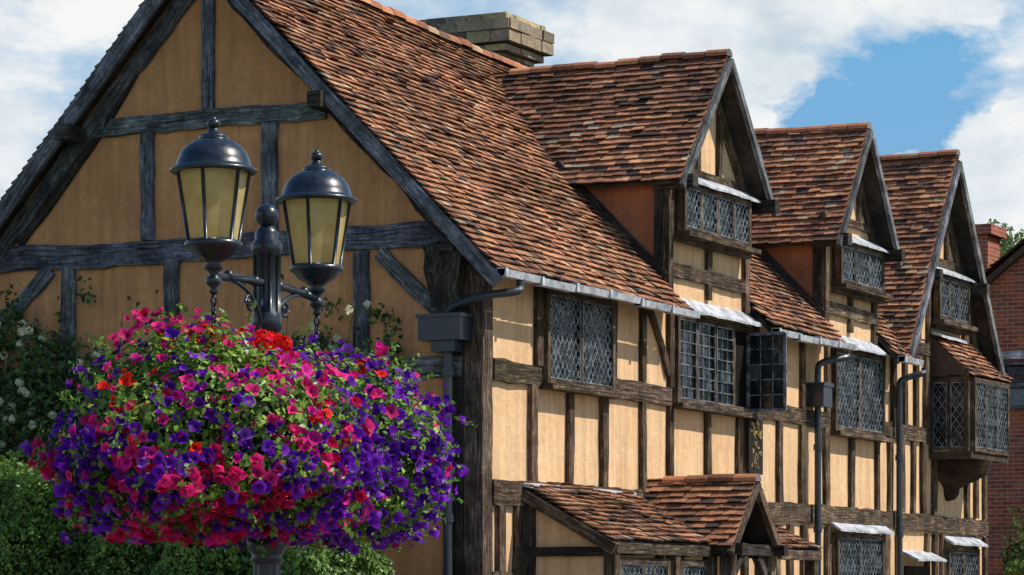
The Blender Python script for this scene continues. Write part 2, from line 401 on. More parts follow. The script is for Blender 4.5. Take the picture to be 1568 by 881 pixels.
tg=MB(); tf=MB(); td=MB()
def G(y0,z0,y1,z1,w,curve=0,jit=.11,mb=None): (mb or tg).beam((-.012-random.uniform(0,.012),y0,z0),(-.012-random.uniform(0,.012),y1,z1),(-1,0,0),w,.08,jit,curve=curve)
G(6.95,5.57,.12,5.57,.27)
G(4.98,7.0,1.86,7.0,.2); 
G(3.36,7.1,3.36,8.8,.15)
G(4.147,5.7,4.147,6.9,.16); G(2.566,5.7,2.566,6.9,.19)
G(5.207,2.0,5.207,5.44,.18); G(3.83,2.0,3.83,5.44,.18); G(1.42,4.2,1.42,5.44,.19); G(6.5,2,6.5,5.44,.18)
G(1.2,5.42,.40,4.72,.17,curve=.03); G(5.46,5.44,6.3,4.74,.17,curve=-.03)
G(.2,4.16,1.55,4.16,.22); G(6.9,4.16,3.9,4.16,.2)
def roofbeam(mb,x,y0,y1,off,w,d_,n=(-1,0,0),jit=.05):
    mb.beam((x,y0,mainz(y0)-off),(x,y1,mainz(y1)-off),n,w,d_,jit)
roofbeam(td,-.03,-.05,RY,.27,.17,.08,jit=.2); roofbeam(tg,-.034,BY+.1,RY,.32,.18,.08,jit=.2)
G(5.9,5.75,4.1,7.9,.12,curve=.06,mb=td)
roofbeam(tg,-.325,EY-.02,RY,.13,.15,.05,jit=.04); roofbeam(tg,-.325,BY+.42,RY,.14,.18,.05,jit=.04)
roofbeam(td,-.30,EY,RY,.06,.06,.07); 
for y in (1.78,5.02):
    td.beam((.05,y,mainz(y)-.28),(-.45,y,mainz(y)-.28),(0,0,1),.17,.17,.1)
td.beam((.05,.25,5.42),(-.3,.25,5.42),(0,0,1),.16,.14,.1)
td.beam((.06,.28,0),(.06,.28,5.3),(-1,0,0),.22,.2,.1)
tf.beam((.09,.08,0),(.09,.08,5.35),(0,-1,0),.24,.24,.07)
td.beam((-.04,.30,4.5),(-.12,.30,5.45),(-1,0,0),.2,.26,.3,taper=2.0,seglen=.08)
td.beam((-.10,.42,4.8),(-.14,.52,5.45),(-1,0,0),.1,.18,.4,taper=1.6,seglen=.08)
def F(x0,z0,x1,z1,w,y=0,curve=0,jit=.12,mb=None,dp=.08): (mb or tf).beam((x0,y-.008-random.uniform(0,.014),z0),(x1,y-.008-random.uniform(0,.014),z1),(0,-1,0),w,dp,jit,curve=curve)
F(.2,2.83,5.5,2.84,.27); F(5.5,2.84,11.5,2.85,.25); F(11.5,2.85,17.45,2.83,.25)
for a,b in ((.22,1.4),(3.3,5.0),(7.75,10.45),(12.6,14.7),(16.7,17.4)): F(a,4.14,b,4.13,.22)
for x in (1.22,2.16,3.08,4.19,5.0,6.19,7.2,8.62,9.45,10.37,11.35,12.42,12.95,13.45,13.95,14.42,14.9,16.5,16.95,17.4):
    F(x,2.97,x+random.uniform(-.04,.04),4.03,random.uniform(.11,.17),curve=random.uniform(-.02,.02))
for x in (1.36,3.34,4.19,5.02,7.78,8.62,9.45,10.4,12.62,13.1,13.6,14.1,14.55,16.75,17.35):
    F(x,4.25,x,5.3,random.uniform(.11,.16))
F(4.95,4.4,4.3,5.2,.1,curve=.04)
for x in (.42,.84,1.15,2.7,4.7,5.3,7.4,7.9,8.5,9.0,9.5,10.4,12.75,13.3,14.6,14.95,15.3,16.9,17.4): F(x,.1,x,2.69,.15)
F(.2,1.9,.8,1.9,.15)
for a,b in ((.2,4.9),(7.6,10.2),(12.4,13.1)): F(a,5.38,b,5.38,.18,mb=td)
for d in D:
    c,h=d['cx'],d['hw']
    for sx in (-1,1):
        F(c+sx*(h-.07),5.2,c+sx*(h-.07),d['zt']+.05,.14)
        for (y,off,w,mbb) in ((-.03,.24,.12,tf),(YF-.02,.08,.09,tg)):
            xa=c+sx*(d['rw'] if mbb is tg else h+.05); za=d['za']-abs(xa-c)*d['s']-off
            mbb.beam((xa,y,za),(c,y,d['za']-off),(0,-1,0),w,.06,.05)
        td.beam((c+sx*(h+.04),.1,d['zt']-.2),(c+sx*(h+.04),YF-.12,d['zt']-.2),(0,0,1),.15,.16,.1)
    F(c-h,5.67,c+h,5.67,.17); F(c,5.4,c,6.1,.12); F(c-h,6.91,c+h,6.91,.1)
    F(c-.35,6.95,c-.35,d['za']-.7,.10); F(c+.35,6.95,c+.35,d['za']-.7,.10); 
c=15.2
for sx in (-1,1):
    for (y,off,w,mbb) in ((-.03,.38,.16,tf),(YF-.02,.11,.11,tg)):
        xa=c+sx*(2.18 if mbb is tg else 2.0); za=8.34-abs(xa-c)*s3-off
        mbb.beam((xa,y,za),(c,y,8.34-off),(0,-1,0),w,.06,.05)
    td.beam((c+sx*1.12,.1,6.45),(c+sx*1.12,YF-.12,6.45),(0,0,1),.15,.16,.1)
F(13.3,5.4,17.1,5.4,.18); F(14.1,6.75,16.3,6.75,.13)
for x in (13.75,14.2,14.65,16.35,16.75): F(x,5.5,x,min(6.7,8.1-abs(x-c)*s3),.12)
for x in (14.9,15.5): F(x,6.8,x,7.5,.1)
for d in D:
    for sx in (-1,1):
        x=d['cx']+sx*(d['hw']+.01)
        td.beam((x,.0,zt+.04),(x,1.45,mainz(1.45)-.0),(sx,0,0),.16,.07)
        td.beam((x,.06,5.5),(x,.06,d['zt']),(sx,0,0),.12,.05)
for sx in (-1,1):
    xa=4.35+sx*.78; tf.beam((xa,-1.40,2.21),(4.35,-1.40,3.02),(0,-1,0),.1,.07,.05)
    tf.beam((4.35+sx*.62,-1.3,0),(4.35+sx*.62,-1.3,2.25),(0,-1,0),.15,.15,.06)
    td.beam((4.35+sx*.62,-1.3,1.75),(4.35+sx*.25,-1.3,2.2),(0,-1,0),.1,.08,.06,curve=sx*.05)
    td.beam((4.35+sx*.66,.0,2.27),(4.35+sx*.66,-1.52,2.27),(0,0,1),.13,.13,.06)
td.beam((3.6,-1.31,2.27),(5.1,-1.31,2.27),(0,-1,0),.13,.12)
tf.beam((.95,-1.1,2.24),(3.7,-1.1,2.24),(0,-1,0),.12,.12); tf.beam((5.0,-1.1,2.24),(7.15,-1.1,2.24),(0,-1,0),.12,.12)
tf.beam((.93,-1.15,2.22),(.93,0,2.85),(-1,0,0),.12,.1)
td.beam((.97,-.02,2.2),(.97,-1.05,2.2),(-1,0,0),.1,.08)
for x in (.98,2.65,3.72,7.0): tf.beam((x,-1.08,0),(x,-1.08,2.2),(0,-1,0),.13,.13)
td.beam((.97,-.1,1.0),(.97,-.1,2.75),(-1,0,0),.14,.07)
tf.obj('front_timber_frame',M_tim_f,house); tg.obj('gable_timber_frame',M_tim_g,house); td.obj('dark_timbers',M_tim_d,house)
rd.obj('roof_underside',M_tim_d,house)
pi=MB(); pi.face([(1.0,-1.0,0),(1.0,0,0),(1.0,0,2.85),(1.0,-1.0,2.35)]); 
pi.face([(1.0,-1.02,0),(3.7,-1.02,0),(3.7,-1.02,1.25),(1.0,-1.02,1.25)])
pi.obj('pentice_infill',M_pl_front,house)

# windows
wfm=MB(); wgl=MB(); wca=MB(); wld=MB()
def clip(u0,v0,u1,v1,W,H):
    t0,t1=0,1;du,dv=u1-u0,v1-v0
    for p,q in ((-du,u0),(du,W-u0),(-dv,v0),(dv,H-v0)):
        if abs(p)<1e-9:
            if q<0: return None
        else:
            r=q/p
            if p<0: t0=max(t0,r)
            else: t1=min(t1,r)
    if t0>=t1: return None
    return u0+du*t0,v0+dv*t0,u0+du*t1,v0+dv*t1
def light(O,U,W,H,pat,n,dw=.115,dh=.15,lw=.010,glass=True,e=.022):
    Z=V((0,0,1)); k0=random.randint(0,40)*3
    if glass:
        tl=random.uniform(-.010,.010); t2=random.uniform(-.010,.010)
        if pat=='d': f=lambda u,v:(u/dw-v/dh+k0,u/dw+(v-H)/dh+k0)
        else: f=lambda u,v:(u*pat[0]/W+k0,v*pat[1]/H+k0)
        wgl.face([O+n*tl,O+U*W+n*t2,O+U*W+Z*H-n*tl,O+Z*H-n*t2],[f(0,0),f(W,0),f(W,H),f(0,H)])
    def strip(c):
        a=O+U*c[0]+Z*c[1]+n*.016; b=O+U*c[2]+Z*c[3]+n*.016
        if (b-a).length<.02: return
        d=(b-a).normalized(); s=d.cross(n)*lw/2
        wca.box8([a-s,b-s,b+s,a+s,a-s+n*.007,b-s+n*.007,b+s+n*.007,a+s+n*.007])
    if pat=='d':
        k=-int(H/dh)-1
        while k*dw<W+H/dh*dw:
            u0=k*dw
            for c in (clip(u0,0,u0+dw*10*H/dh/8,10*H/8,W,H),clip(u0,H,u0+dw*10*H/dh/8,H-10*H/8,W,H)):
                if c: strip(c)
            k+=1
    else:
        nu,nv=pat
        for i in range(1,nu): strip((W*i/nu,0,W*i/nu,H))
        for j in range(1,nv): strip((0,H*j/nv,W,H*j/nv))
    for c in ((0,0,W,0),(0,H,W,H),(0,0,0,H),(W,0,W,H)):
        a=O+U*c[0]+Z*c[1]+n*.014; b=O+U*c[2]+Z*c[3]+n*.014; d=(b-a).normalized(); s=d.cross(n)*e/2
        wca.box8([a-s,b-s,b+s,a+s,a-s+n*.018,b-s+n*.018,b+s+n*.018,a+s+n*.018])
def window(p0,U,W,z0,z1,nl,pat='d',n=(0,-1,0),fr=.07,mb=None,skip=(),sill=True):
    U=V(U);n=V(n);p0=V(p0);Z=V((0,0,1)); mb=mb or wfm; H=z1-z0
    o=V((p0.x,p0.y,z0))
    def bar(a,b,w,d=.1): mb.beam(a,b,n,w,d,.04)
    bar(o+Z*(fr/2)+n*.02,o+U*W+Z*(fr/2)+n*.02,fr); bar(o+Z*(H-fr/2)+n*.02,o+U*W+Z*(H-fr/2)+n*.02,fr)
    bar(o+U*fr/2+n*.023,o+U*fr/2+Z*H+n*.023,fr); bar(o+U*(W-fr/2)+n*.023,o+U*(W-fr/2)+Z*H+n*.023,fr)
    lw=(W-fr)/nl
    for i in range(1,nl): bar(o+U*(fr/2+lw*i)+Z*fr+n*.015,o+U*(fr/2+lw*i)+Z*(H-fr)+n*.015,.05)
    for i in range(nl):
        if i in skip: continue
        light(o+U*(fr/2+lw*i+.030)+Z*(fr+.002)+n*.03,U,lw-.060,H-2*fr-.004,pat,n)
    if sill:
        mb.beam(o-U*.08+n*.08-Z*.03,o+U*(W+.08)+n*.08-Z*.03,Z,.18,.06,.05)
def canopy(x0,x1,z,y=0,dp=.2,h=.13):
    k=max(2,int((x1-x0)/.3)); 
    for i in range(k):
        a=x0+(x1-x0)*i/k; b=x0+(x1-x0)*(i+1)/k; j=random.uniform(-.008,.008); j2=random.uniform(-.008,.008)
        wld.box8([V((a,y-dp,z-.03+j)),V((b,y-dp,z-.03+j2)),V((b,y,z+h-.05)),V((a,y,z+h-.05)),V((a,y-dp,z+j)),V((b,y-dp,z+j2)),V((b,y,z+h)),V((a,y,z+h))])
X=(1,0,0)
window((1.45,-.03,0),X,1.80,4.06,5.12,2)
window((5.1,-.02,0),X,2.45,4.06,5.16,4,(3,7),skip=(3,)); canopy(5.35,7.7,5.19,dp=.22,h=.17)
wfm.box((6.93,-.03,4.13),(7.46,-.012,5.1),col=(.06,.055,.05))  # near-black sheet in the open light: darkness of the room painted in
window((10.55,-.02,0),X,2.0,4.0,5.15,2); canopy(10.5,12.65,5.17,dp=.2,h=.17)
window((5.12,-.10,0),X,2.15,6.13,6.74,4); canopy(5.05,7.42,6.755,dp=.24,h=.15)
window((10.55,-.10,0),X,1.75,6.0,6.6,3); canopy(10.5,12.45,6.615,dp=.24,h=.15)
window((14.75,-.10,0),X,1.45,5.86,6.55,3); canopy(14.7,16.3,6.565,dp=.24,h=.14)
for a,b,z in ((5.06,7.33,6.1),(10.48,12.36,5.97),(14.7,16.25,5.83)):
    wfm.beam((a,-.09,z-.05),(b,-.09,z-.05),(0,-1,0),.07,.12,.04)
light(V((7.46,-.56,4.10)),V((0,1,0)),.50,.97,(3,5),V((-1,0,0)),lw=.014,glass=True,e=.04)
window((1.1,-1.04,0),X,1.4,1.25,2.14,2); window((2.8,-1.04,0),X,.85,1.25,2.14,1)
window((10.6,-.03,0),X,1.9,1.2,2.62,2); canopy(10.45,12.65,2.66,dp=.2)
window((15.4,-.03,0),X,1.5,1.2,2.5,2); canopy(15.3,17.0,2.56,dp=.2)
canopy(13.45,14.75,2.3,dp=.28)
wfm.box((13.6,-.06,0),(14.6,-.01,2.2),col=(.3,.3,.3))
window((14.82,-.62,0),X,1.70,3.9,5.0,3,n=(0,-1,0),sill=False); window((14.8,0,0),(0,-1,0),.62,3.9,5.0,2,n=(-1,0,0),sill=False)
wfm.box((14.74,-.66,3.80),(16.58,0,3.9),col=(.7,.7,.7)); wfm.box((16.48,-.6,3.9),(16.52,0,5.0))
wfm.lathe((15.6,-.02,0),[(.02,3.2),(.10,3.22),(.16,3.3),(.17,3.38),(.26,3.44),(.42,3.50),(.58,3.6),(.64,3.72),(.66,3.80)],20,col=(.5,.42,.34))
canopy(14.7,15.9,5.62,dp=.22,h=.1)
canopy(.9,3.75,2.93,dp=.14,h=.04); canopy(4.95,7.1,2.93,dp=.12,h=.04)
for a,b in ((-.33,4.95),(7.5,10.4),(12.35,13.2)):
    wy=EY-.07
    k=int((b-a)/.9)+1
    for i in range(k):
        p=a+(b-a)*i/k;q=a+(b-a)*(i+1)/k-.012; z=EZ-.05-.012*math.sin(i*1.7)
        wld.box8([V((p,wy-.02,z-.04)),V((q,wy-.02,z-.04)),V((q,wy+.07,z-.04)),V((p,wy+.07,z-.04)),V((p,wy-.04,z+.035)),V((q,wy-.04,z+.035)),V((q,wy+.07,z+.035)),V((p,wy+.07,z+.035))])
        wld.box((p,wy-.05,z-.05),(p+.05,wy+.06,z+.045),col=(1,1,1))
wfm.obj('window_frames',M_tim_f,house); wgl.obj('window_glass',M_glass,house); wca.obj('leaded_lattice',M_came,house); wld.obj('lead_canopies_and_gutters',M_lead,house)
pp=MB()
pp.tube([(.15,-.40,5.08),(.14,-.40,4.98),(.05,-.38,4.93),(-.15,-.12,4.88),(-.2,.15,4.8),(-.18,.3,4.72)],.045,12,sub=4)
pp.box((-.32,.08,4.42),(-.03,.58,4.66)); pp.box((-.34,.06,4.66),(-.02,.60,4.70)); pp.box((-.27,.17,4.3),(-.07,.45,4.42))
pp.tube([(-.17,.3,4.3),(-.17,.3,0)],.05,12)
for z in (1.3,2.5,4.05): pp.tube([(-.17,.3,z),(-.17,.3,z+.09)],.065,12)
def fpipe(x,gx):
    pp.tube([(gx,-.40,5.05),(gx,-.40,4.99),(gx-.08,-.38,4.95),(x+.12,-.22,4.90),(x+.02,-.14,4.84),(x,-.13,4.7),(x,-.13,4.5)],.045,10,sub=4)
    pp.tube([(x,-.13,4.6),(x,-.13,0)],.045,12)
    for z in (1.4,2.6,3.7): pp.tube([(x,-.13,z),(x,-.13,z+.08)],.06,12)
fpipe(9.75,10.15); fpipe(13.05,13.35)
pp.box((9.62,-.26,4.28),(9.95,-.02,4.55)); pp.box((9.6,-.28,4.55),(9.97,-.02,4.6))
pp.tube([(-.02,.62,6.05),(-.12,.62,6.08)],.03,10)
pp.obj('downpipes',M_pipe,house)
cm_=MB(); cm_.tube([(-.08,.72,6.09),(-.30,.66,6.03)],.055,12); cm_.obj('security_camera',M_lead,house)
sg=MB(); sg.box((7.36,-.10,3.3),(7.84,-.06,4.0),mi=0,col=(.5,.5,.5))
for i in range(34):
    z=3.36+.58*random.random(); x=7.41+.36*random.random()
    sg.tube([(x,-.108,z),(x+random.uniform(-.04,.05),-.108,z+random.uniform(0,.06)),(x+random.uniform(-.03,.06),-.108,z+random.uniform(-.05,.05))],.008,5,col=(.42,.29,.09),mi=1,sub=3)
sg.obj('hanging_name_board',[M_tim_d,M_gold],house)

ch=MB()
def stones(x0,x1,y0,y1,z0,z1,h):
    z=z0
    ch.box((x0+.03,y0+.03,z0),(x1-.03,y1-.03,z1-.02),col=(.14,.12,.1))
    while z<z1-.02:
        hh=min(h*random.uniform(.8,1.2),z1-z)
        for (ax,c0,c1,fix,sgn) in (('x',x0,x1,y0,-1),('x',x0,x1,y1,1),('y',y0,y1,x0,-1),('y',y0,y1,x1,1)):
            t=c0
            while t<c1-.01:
                w_=min(random.uniform(.2,.45),c1-t); 
                if c1-t-w_<.08: w_=c1-t
                g=random.uniform(.6,1.25); c=random.choice([(.50,.39,.22),(.40,.32,.22),(.56,.47,.32),(.28,.24,.19)]); c=tuple(q*g for q in c)
                o=random.uniform(-.02,.015)
                if ax=='x': a=(t+.006,fix+(o if sgn<0 else -.1),z+.006); b=(t+w_-.006,fix+(.1 if sgn<0 else o),z+hh-.006)
                else: a=(fix+(o if sgn<0 else -.1),t+.006,z+.006); b=(fix+(.1 if sgn<0 else o),t+w_-.006,z+hh-.006)
                ch.box(a,b,col=c); t+=w_
        z+=hh
stones(8.22,9.2,3.82,5.1,7.6,9.10,.15)
stones(8.12,9.3,3.72,5.2,9.10,9.20,.10)
stones(8.02,9.40,3.62,5.30,9.21,9.52,.15); stones(8.10,9.32,3.70,5.22,9.52,9.62,.10)
ch.obj('stone_chimney',M_stone,house)

rw=MB(); 
rw.face([(1.0,9.2,0),(1.0,14,0),(1.0,14,7.0),(1.0,9.2,7.0)],col=(.3,.15,.08))
tiles(rw,(.8,9.0,6.1),(0,1,0),(.9,0,.8),6,1.6,g=.12); rw.obj('rear_wing_roof',M_tile,house)

# ---------------------------------------------------------------- street lamp
lamp=empty('street_lamp'); ib=MB(); gb=MB()
LP=V((-15.66,-6.69,0))
ib.lathe(LP,[(.0,0),(.22,0),(.22,.25),(.17,.3),(.16,.7),(.19,.75),(.12,.85),(.1,1.0)],32)
ib.lathe(LP,[(.078,1.0),(.074,1.9)],48,.14,10)
ib.lathe(LP,[(.07,1.82),(.09,1.84),(.075,1.86),(.10,1.9),(.105,1.95),(.075,1.97),(.10,2.0),(.085,2.06),(.06,2.1)],32)
ib.lathe(LP,[(.058,2.1),(.055,3.05)],48,.14,10)
ib.lathe(LP,[(.052,3.00),(.078,3.03),(.078,3.10),(.062,3.12),(.062,3.40),(.078,3.42),(.082,3.46),(.06,3.49),(.062,3.52),(.05,3.54),(.03,3.56)],32)
for i in range(8):
    a=i*math.pi/4; ib.tube([LP+V((.062*math.cos(a),.062*math.sin(a),3.1)),LP+V((.062*math.cos(a),.062*math.sin(a),3.42))],.013,6)
def ball(mb,c,r,n=14,seg=24,sz=1): mb.lathe(c,[(max(.0005,r*math.sin(math.pi*k/n)),-r*sz*math.cos(math.pi*k/n)) for k in range(n+1)],seg)
ball(ib,LP+V((0,0,3.61)),.062)
for sgn in (-1,1):
    off=V((.60*sgn,.05*sgn,0)); C=LP+off; d=off.normalized()
    ib.tube([LP+V((0,0,3.26)),LP+d*.25+V((0,0,3.26)),C+V((0,0,3.24))],.021,12)
    for q in (.14,.44): ball(ib,LP+d*q+V((0,0,3.26)),.029,8,12)
    pts=[]
    for k in range(22):
        t=k/21; a=math.pi*1.0*t; pts.append(LP+d*(.07+.36*(1-math.cos(a*.5)))+V((0,0,3.02+.22*math.sin(a*.5))))
    ib.tube(pts,.012,8)
    pts=[LP+d*(.2+.05*(1-k/24)*math.cos(k*.5))+V((0,0,3.14+.05*(1-k/24)*math.sin(k*.5))) for k in range(22)]
    ib.tube(pts,.009,6)
    B=C
    ib.lathe(B,[(.0005,3.14),(.015,3.15),(.026,3.165),(.016,3.18),(.036,3.20),(.042,3.225),(.024,3.24),(.024,3.26),(.046,3.275),(.05,3.29),(.036,3.302),(.06,3.322),(.098,3.343),(.118,3.37),(.142,3.385),(.146,3.40),(.135,3.412)],32)
    ph=math.atan2(-.442,-.897)+math.radians(-12)
    zb,ztop,rb,rtp=3.412,3.765,.125,.182
    for k in range(6):
        a0=ph+k*math.pi/3;a1=a0+math.pi/3
        e0=V((math.cos(a0),math.sin(a0),0));e1=V((math.cos(a1),math.sin(a1),0))
        gb.face([B+e0*rb*.97+V((0,0,zb)),B+e1*rb*.97+V((0,0,zb)),B+e1*rtp*.97+V((0,0,ztop)),B+e0*rtp*.97+V((0,0,ztop))])
        ib.tube([B+e0*rb+V((0,0,zb-.01)),B+e0*rtp+V((0,0,ztop))],.010,8)
        ib.tube([B+e0*rb+V((0,0,zb)),B+e1*rb+V((0,0,zb))],.009,8); ib.tube([B+e0*rtp+V((0,0,ztop)),B+e1*rtp+V((0,0,ztop))],.009,8)
    ib.lathe(B,[(.17,3.752),(.205,3.748),(.217,3.757),(.217,3.768),(.198,3.778),(.186,3.79),(.180,3.815),(.165,3.85),(.140,3.88),(.108,3.903),(.075,3.915),(.070,3.922),(.075,3.93),(.066,3.938),(.045,3.945),(.030,3.958),(.022,3.972)],40)
    ib.lathe(B,[(.0005,3.762),(.2,3.763)],40)
    ball(ib,B+V((0,0,3.995)),.034,10,18,.8); ib.lathe(B,[(.015,4.018),(.012,4.026),(.0005,4.034)],12)
    z=3.14
    for k in range(6):
        h=[]
        for q in range(13):
            a=q*2*math.pi/12; o=(V((math.cos(a)*.014,0,0)) if k%2 else V((0,math.cos(a)*.014,0)))
            h.append(B+o+V((0,0,z-.02+.026*math.sin(a))))
        ib.tube(h,.006,6); z-=.040
    for q in range(4):
        a=q*math.pi/2+.4; ib.tube([B+V((0,0,z+.01)),B+V((.3*math.cos(a),.3*math.sin(a),2.5))],.005,6)
ib.obj('cast_iron_post_and_frames',M_iron,lamp,weld=True); gb.obj('lantern_glass',M_lamp,lamp)

# ---------------------------------------------------------------- flower baskets
CD=np.array([-.897,-.442,0]); RR=np.array([.442,-.897,0])
def basket(center,R,zt_,zb_,purple,nf,nl,seed):
    np.random.seed(seed); random.seed(seed)
    e=empty('hanging_flower_basket'); c=np.array(center)
    def sample(n,lo,hi,bias=0):
        d=unit(np.random.normal(0,1,(n,3))); 
        lump=np.array([1+.26*nz(*(q*1.9+seed))+.20*nz(*(q*4.6+seed))+.10*nz(*(q*10+seed)) for q in d])[:,None]
        r=np.random.uniform(lo,hi,(n,1))*lump
        sc_=np.where(d[:,2:]>0,zt_,zb_); hor=np.linalg.norm(d[:,:2],axis=1,keepdims=True)
        f=(hor**3+np.abs(d[:,2:])**3)**(-1/3); f=np.where(d[:,2:]>0,1+(f-1)*.15,f*.75+.25)
        tp=np.where(d[:,2:]>0,1-.18*d[:,2:],1.0)
        p=np.concatenate([d[:,:2]*R*f*tp,d[:,2:]*sc_*f],1)*r
        return c+p,unit(np.concatenate([d[:,:2]/R,d[:,2:]/sc_],1)),d
    P,Nn,d=sample(nl,.74,1.0)
    cols=colmix(nl,[(.15,.30,.035),(.25,.41,.05),(.07,.15,.03),(.36,.50,.10)],[4,3,3,1.5])
    leaves('basket_leaves',P,Nn+np.array([0,0,.3]),.024,cols,M_leaf,e)
    P,Nn,d=sample(nf,.92,1.10)
    keep=np.array([random.random()<min(1,max(.08,.98-.58*max(0,q[2])+.8*nz(*(q*3.6+seed*7)))) for q in d]); P,Nn,d=P[keep],Nn[keep],d[keep]; n=len(P)
    Nn=unit(Nn+CD*.25+np.array([0,0,.12])+np.random.normal(0,.40,(n,3)))
    A=unit(np.cross(Nn,np.random.normal(0,1,(n,3)))); B=np.cross(Nn,A)
    rad=np.random.uniform(.031,.047,n); small=np.random.rand(n)<(.22+.35*(d[:,2]>.3)); rad[small]*=.55
    pal={'pk':(.90,.03,.24),'mg':(.76,.02,.36),'rd':(.84,.02,.012),'cr':(.56,.010,.07),'pu':(.20,.018,.50),'vi':(.11,.009,.38),'li':(.33,.09,.64)}
    cols=np.zeros((n,3))
    for i in range(n):
        q=d[i]; side=abs(q@RR); fr=q@CD
        t=nz(*(q*2.6+seed*3))*1.3+nz(*(q*6+seed))*.8+random.gauss(0,.30)+purple-.30*max(0,fr)+.42*side*side-.30*max(0,-q[2])*(1 if side<.5 else 0)-.12*max(0,q[2])
        if t>.02: k=random.choice(['pu','pu','vi','vi','li','pu'])
        elif t>-.26: k=random.choice(['pk','mg','pu','pk','vi'])
        elif nz(*(q*3.1+20+seed))>.05: k=random.choice(['rd','rd','cr','pk'])
        else: k=random.choice(['pk','pk','mg','cr'])
        if q[2]<-.15 and k=='rd': k='cr'
        cols[i]=pal[k]
    cols*=np.random.uniform(.65,1.25,(n,1))
    K=10; tv=[(0,0,-.35)]; 
    for k in range(K): a=2*math.pi*k/K; tv.append((.38*math.cos(a),.38*math.sin(a),-.02))
    for k in range(K): 
        a=2*math.pi*k/K; r=1.0 if k%2==0 else .78; tv.append((r*math.cos(a),r*math.sin(a),.04 if k%2==0 else .15))
    tv=np.array(tv); nv=len(tv)
    T=np.repeat(tv[None],n,0); T[:,11:,2]+=np.random.normal(0,.16,(n,K)); T[:,11:,:2]*=np.random.uniform(.84,1.1,(n,K,1))
    cup=np.random.uniform(-.1,.5,(n,1)); T[:,11:,2]+=cup; T[:,11:,:2]*=(1-.35*np.clip(cup,0,1))[:,:,None]
    vs=P[:,None]+rad[:,None,None]*(T[...,0:1]*A[:,None]+T[...,1:2]*B[:,None]+T[...,2:3]*Nn[:,None])
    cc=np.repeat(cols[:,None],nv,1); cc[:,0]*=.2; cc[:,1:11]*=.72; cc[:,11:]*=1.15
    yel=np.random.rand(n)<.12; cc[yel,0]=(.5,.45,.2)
    f=[]
    for k in range(K):
        j=(k+1)%K; f+= [0,1+k,1+j]; f+= [1+k,11+k,11+j]; f+= [1+k,11+j,1+j]
    f=np.array(f); F_=(f[None]+np.arange(n)[:,None]*nv).ravel()
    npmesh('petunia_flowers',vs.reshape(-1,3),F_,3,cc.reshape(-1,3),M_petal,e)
    gp=[];gn=[];gc=[]
    for k in range(7 if purple<.3 else 3):
        a=random.uniform(0,6.28); rr=random.uniform(.1,.62)*R; z=zt_*math.sqrt(max(.05,1-(rr/R)**2))*.92+.03
        h=c+np.array([rr*math.cos(a),rr*math.sin(a),z])
        for q in range(34):
            dd=unit(np.random.normal(0,1,(1,3)))[0]; gp.append(h+dd*np.array([.055,.055,.04])); gn.append(dd); gc.append(np.array((.82,.015,.015))*random.uniform(.7,1.2))
    leaves('geranium_heads',np.array(gp),np.array(gn),.02,np.array(gc),M_petal,e,.3,.9)
    P,Nn,d=sample(220,1.0,1.04); sp=[];sn=[];sc2=[];sf=[]
    for i in range(len(P)):
        L_=random.uniform(.05,.16); dr=Nn[i]*.8+np.array([0,0,random.uniform(-.5,.9)])+np.random.normal(0,.3,3); dr/=np.linalg.norm(dr)
        for q in range(12):
            sp.append(P[i]+dr*L_*q/11+np.random.normal(0,.007,3)); sn.append(np.random.normal(0,1,3)); sc2.append(np.array(random.choice([(.22,.37,.06),(.13,.26,.04)])))
    leaves('trailing_sprigs',np.array(sp),np.array(sn),.017,np.array(sc2),M_leaf,e)
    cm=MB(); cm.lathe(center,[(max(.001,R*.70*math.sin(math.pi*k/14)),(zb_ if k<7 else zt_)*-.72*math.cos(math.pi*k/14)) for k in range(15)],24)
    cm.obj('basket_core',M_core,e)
basket((-16.26,-6.74,2.34),.78,.64,.37,-.04,3300,16000,3)
basket((-15.02,-6.61,2.38),.69,.55,.40,.75,2400,10500,11)

# ---------------------------------------------------------------- hedge
def blob_hedge(name,x0,x1,y0,y1,zf,n,size,pal,w):
    e=empty(name); rs=np.random.rand(n,3); P=np.zeros((n,3)); Nn=np.zeros((n,3))
    side=np.random.choice(4,n,p=[.5,.12,.08,.30])
    P[:,0]=x0+(x1-x0)*rs[:,0]; P[:,1]=y0+(y1-y0)*rs[:,1]
    P[side==0,0]=x0; P[side==2,0]=x1; P[side==1,1]=y0
    zz=np.array([zf(p[0],p[1]) for p in P]); P[:,2]=zz*np.where(side==3,1,rs[:,2]**.35)
    Nn[side==0]=(-1,0,.4);Nn[side==2]=(1,0,.3);Nn[side==1]=(0,-1,.3);Nn[side==3]=(0,0,1)
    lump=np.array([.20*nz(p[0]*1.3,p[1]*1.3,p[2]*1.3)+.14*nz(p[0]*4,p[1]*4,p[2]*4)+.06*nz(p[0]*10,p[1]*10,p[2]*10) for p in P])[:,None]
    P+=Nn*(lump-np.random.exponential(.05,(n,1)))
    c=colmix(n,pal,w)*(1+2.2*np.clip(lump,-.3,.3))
    leaves('hedge_leaves',P,Nn,size,c,M_leaf,e)
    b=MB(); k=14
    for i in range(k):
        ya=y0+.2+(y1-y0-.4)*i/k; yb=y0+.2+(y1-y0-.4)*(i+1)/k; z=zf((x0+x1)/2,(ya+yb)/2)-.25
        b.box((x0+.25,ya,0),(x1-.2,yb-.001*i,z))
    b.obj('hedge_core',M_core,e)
HP=[(.09,.175,.028),(.13,.235,.04),(.04,.085,.016),(.21,.31,.07)]
blob_hedge('hedge',-3.6,-1.9,.1,8.5,lambda x,y:2.0+.5*min(1,max(0,(y-.0))**.7)+.13*(y)+.08*nz(y*1.1,x,2),60000,.031,HP,[4,3,3,1])

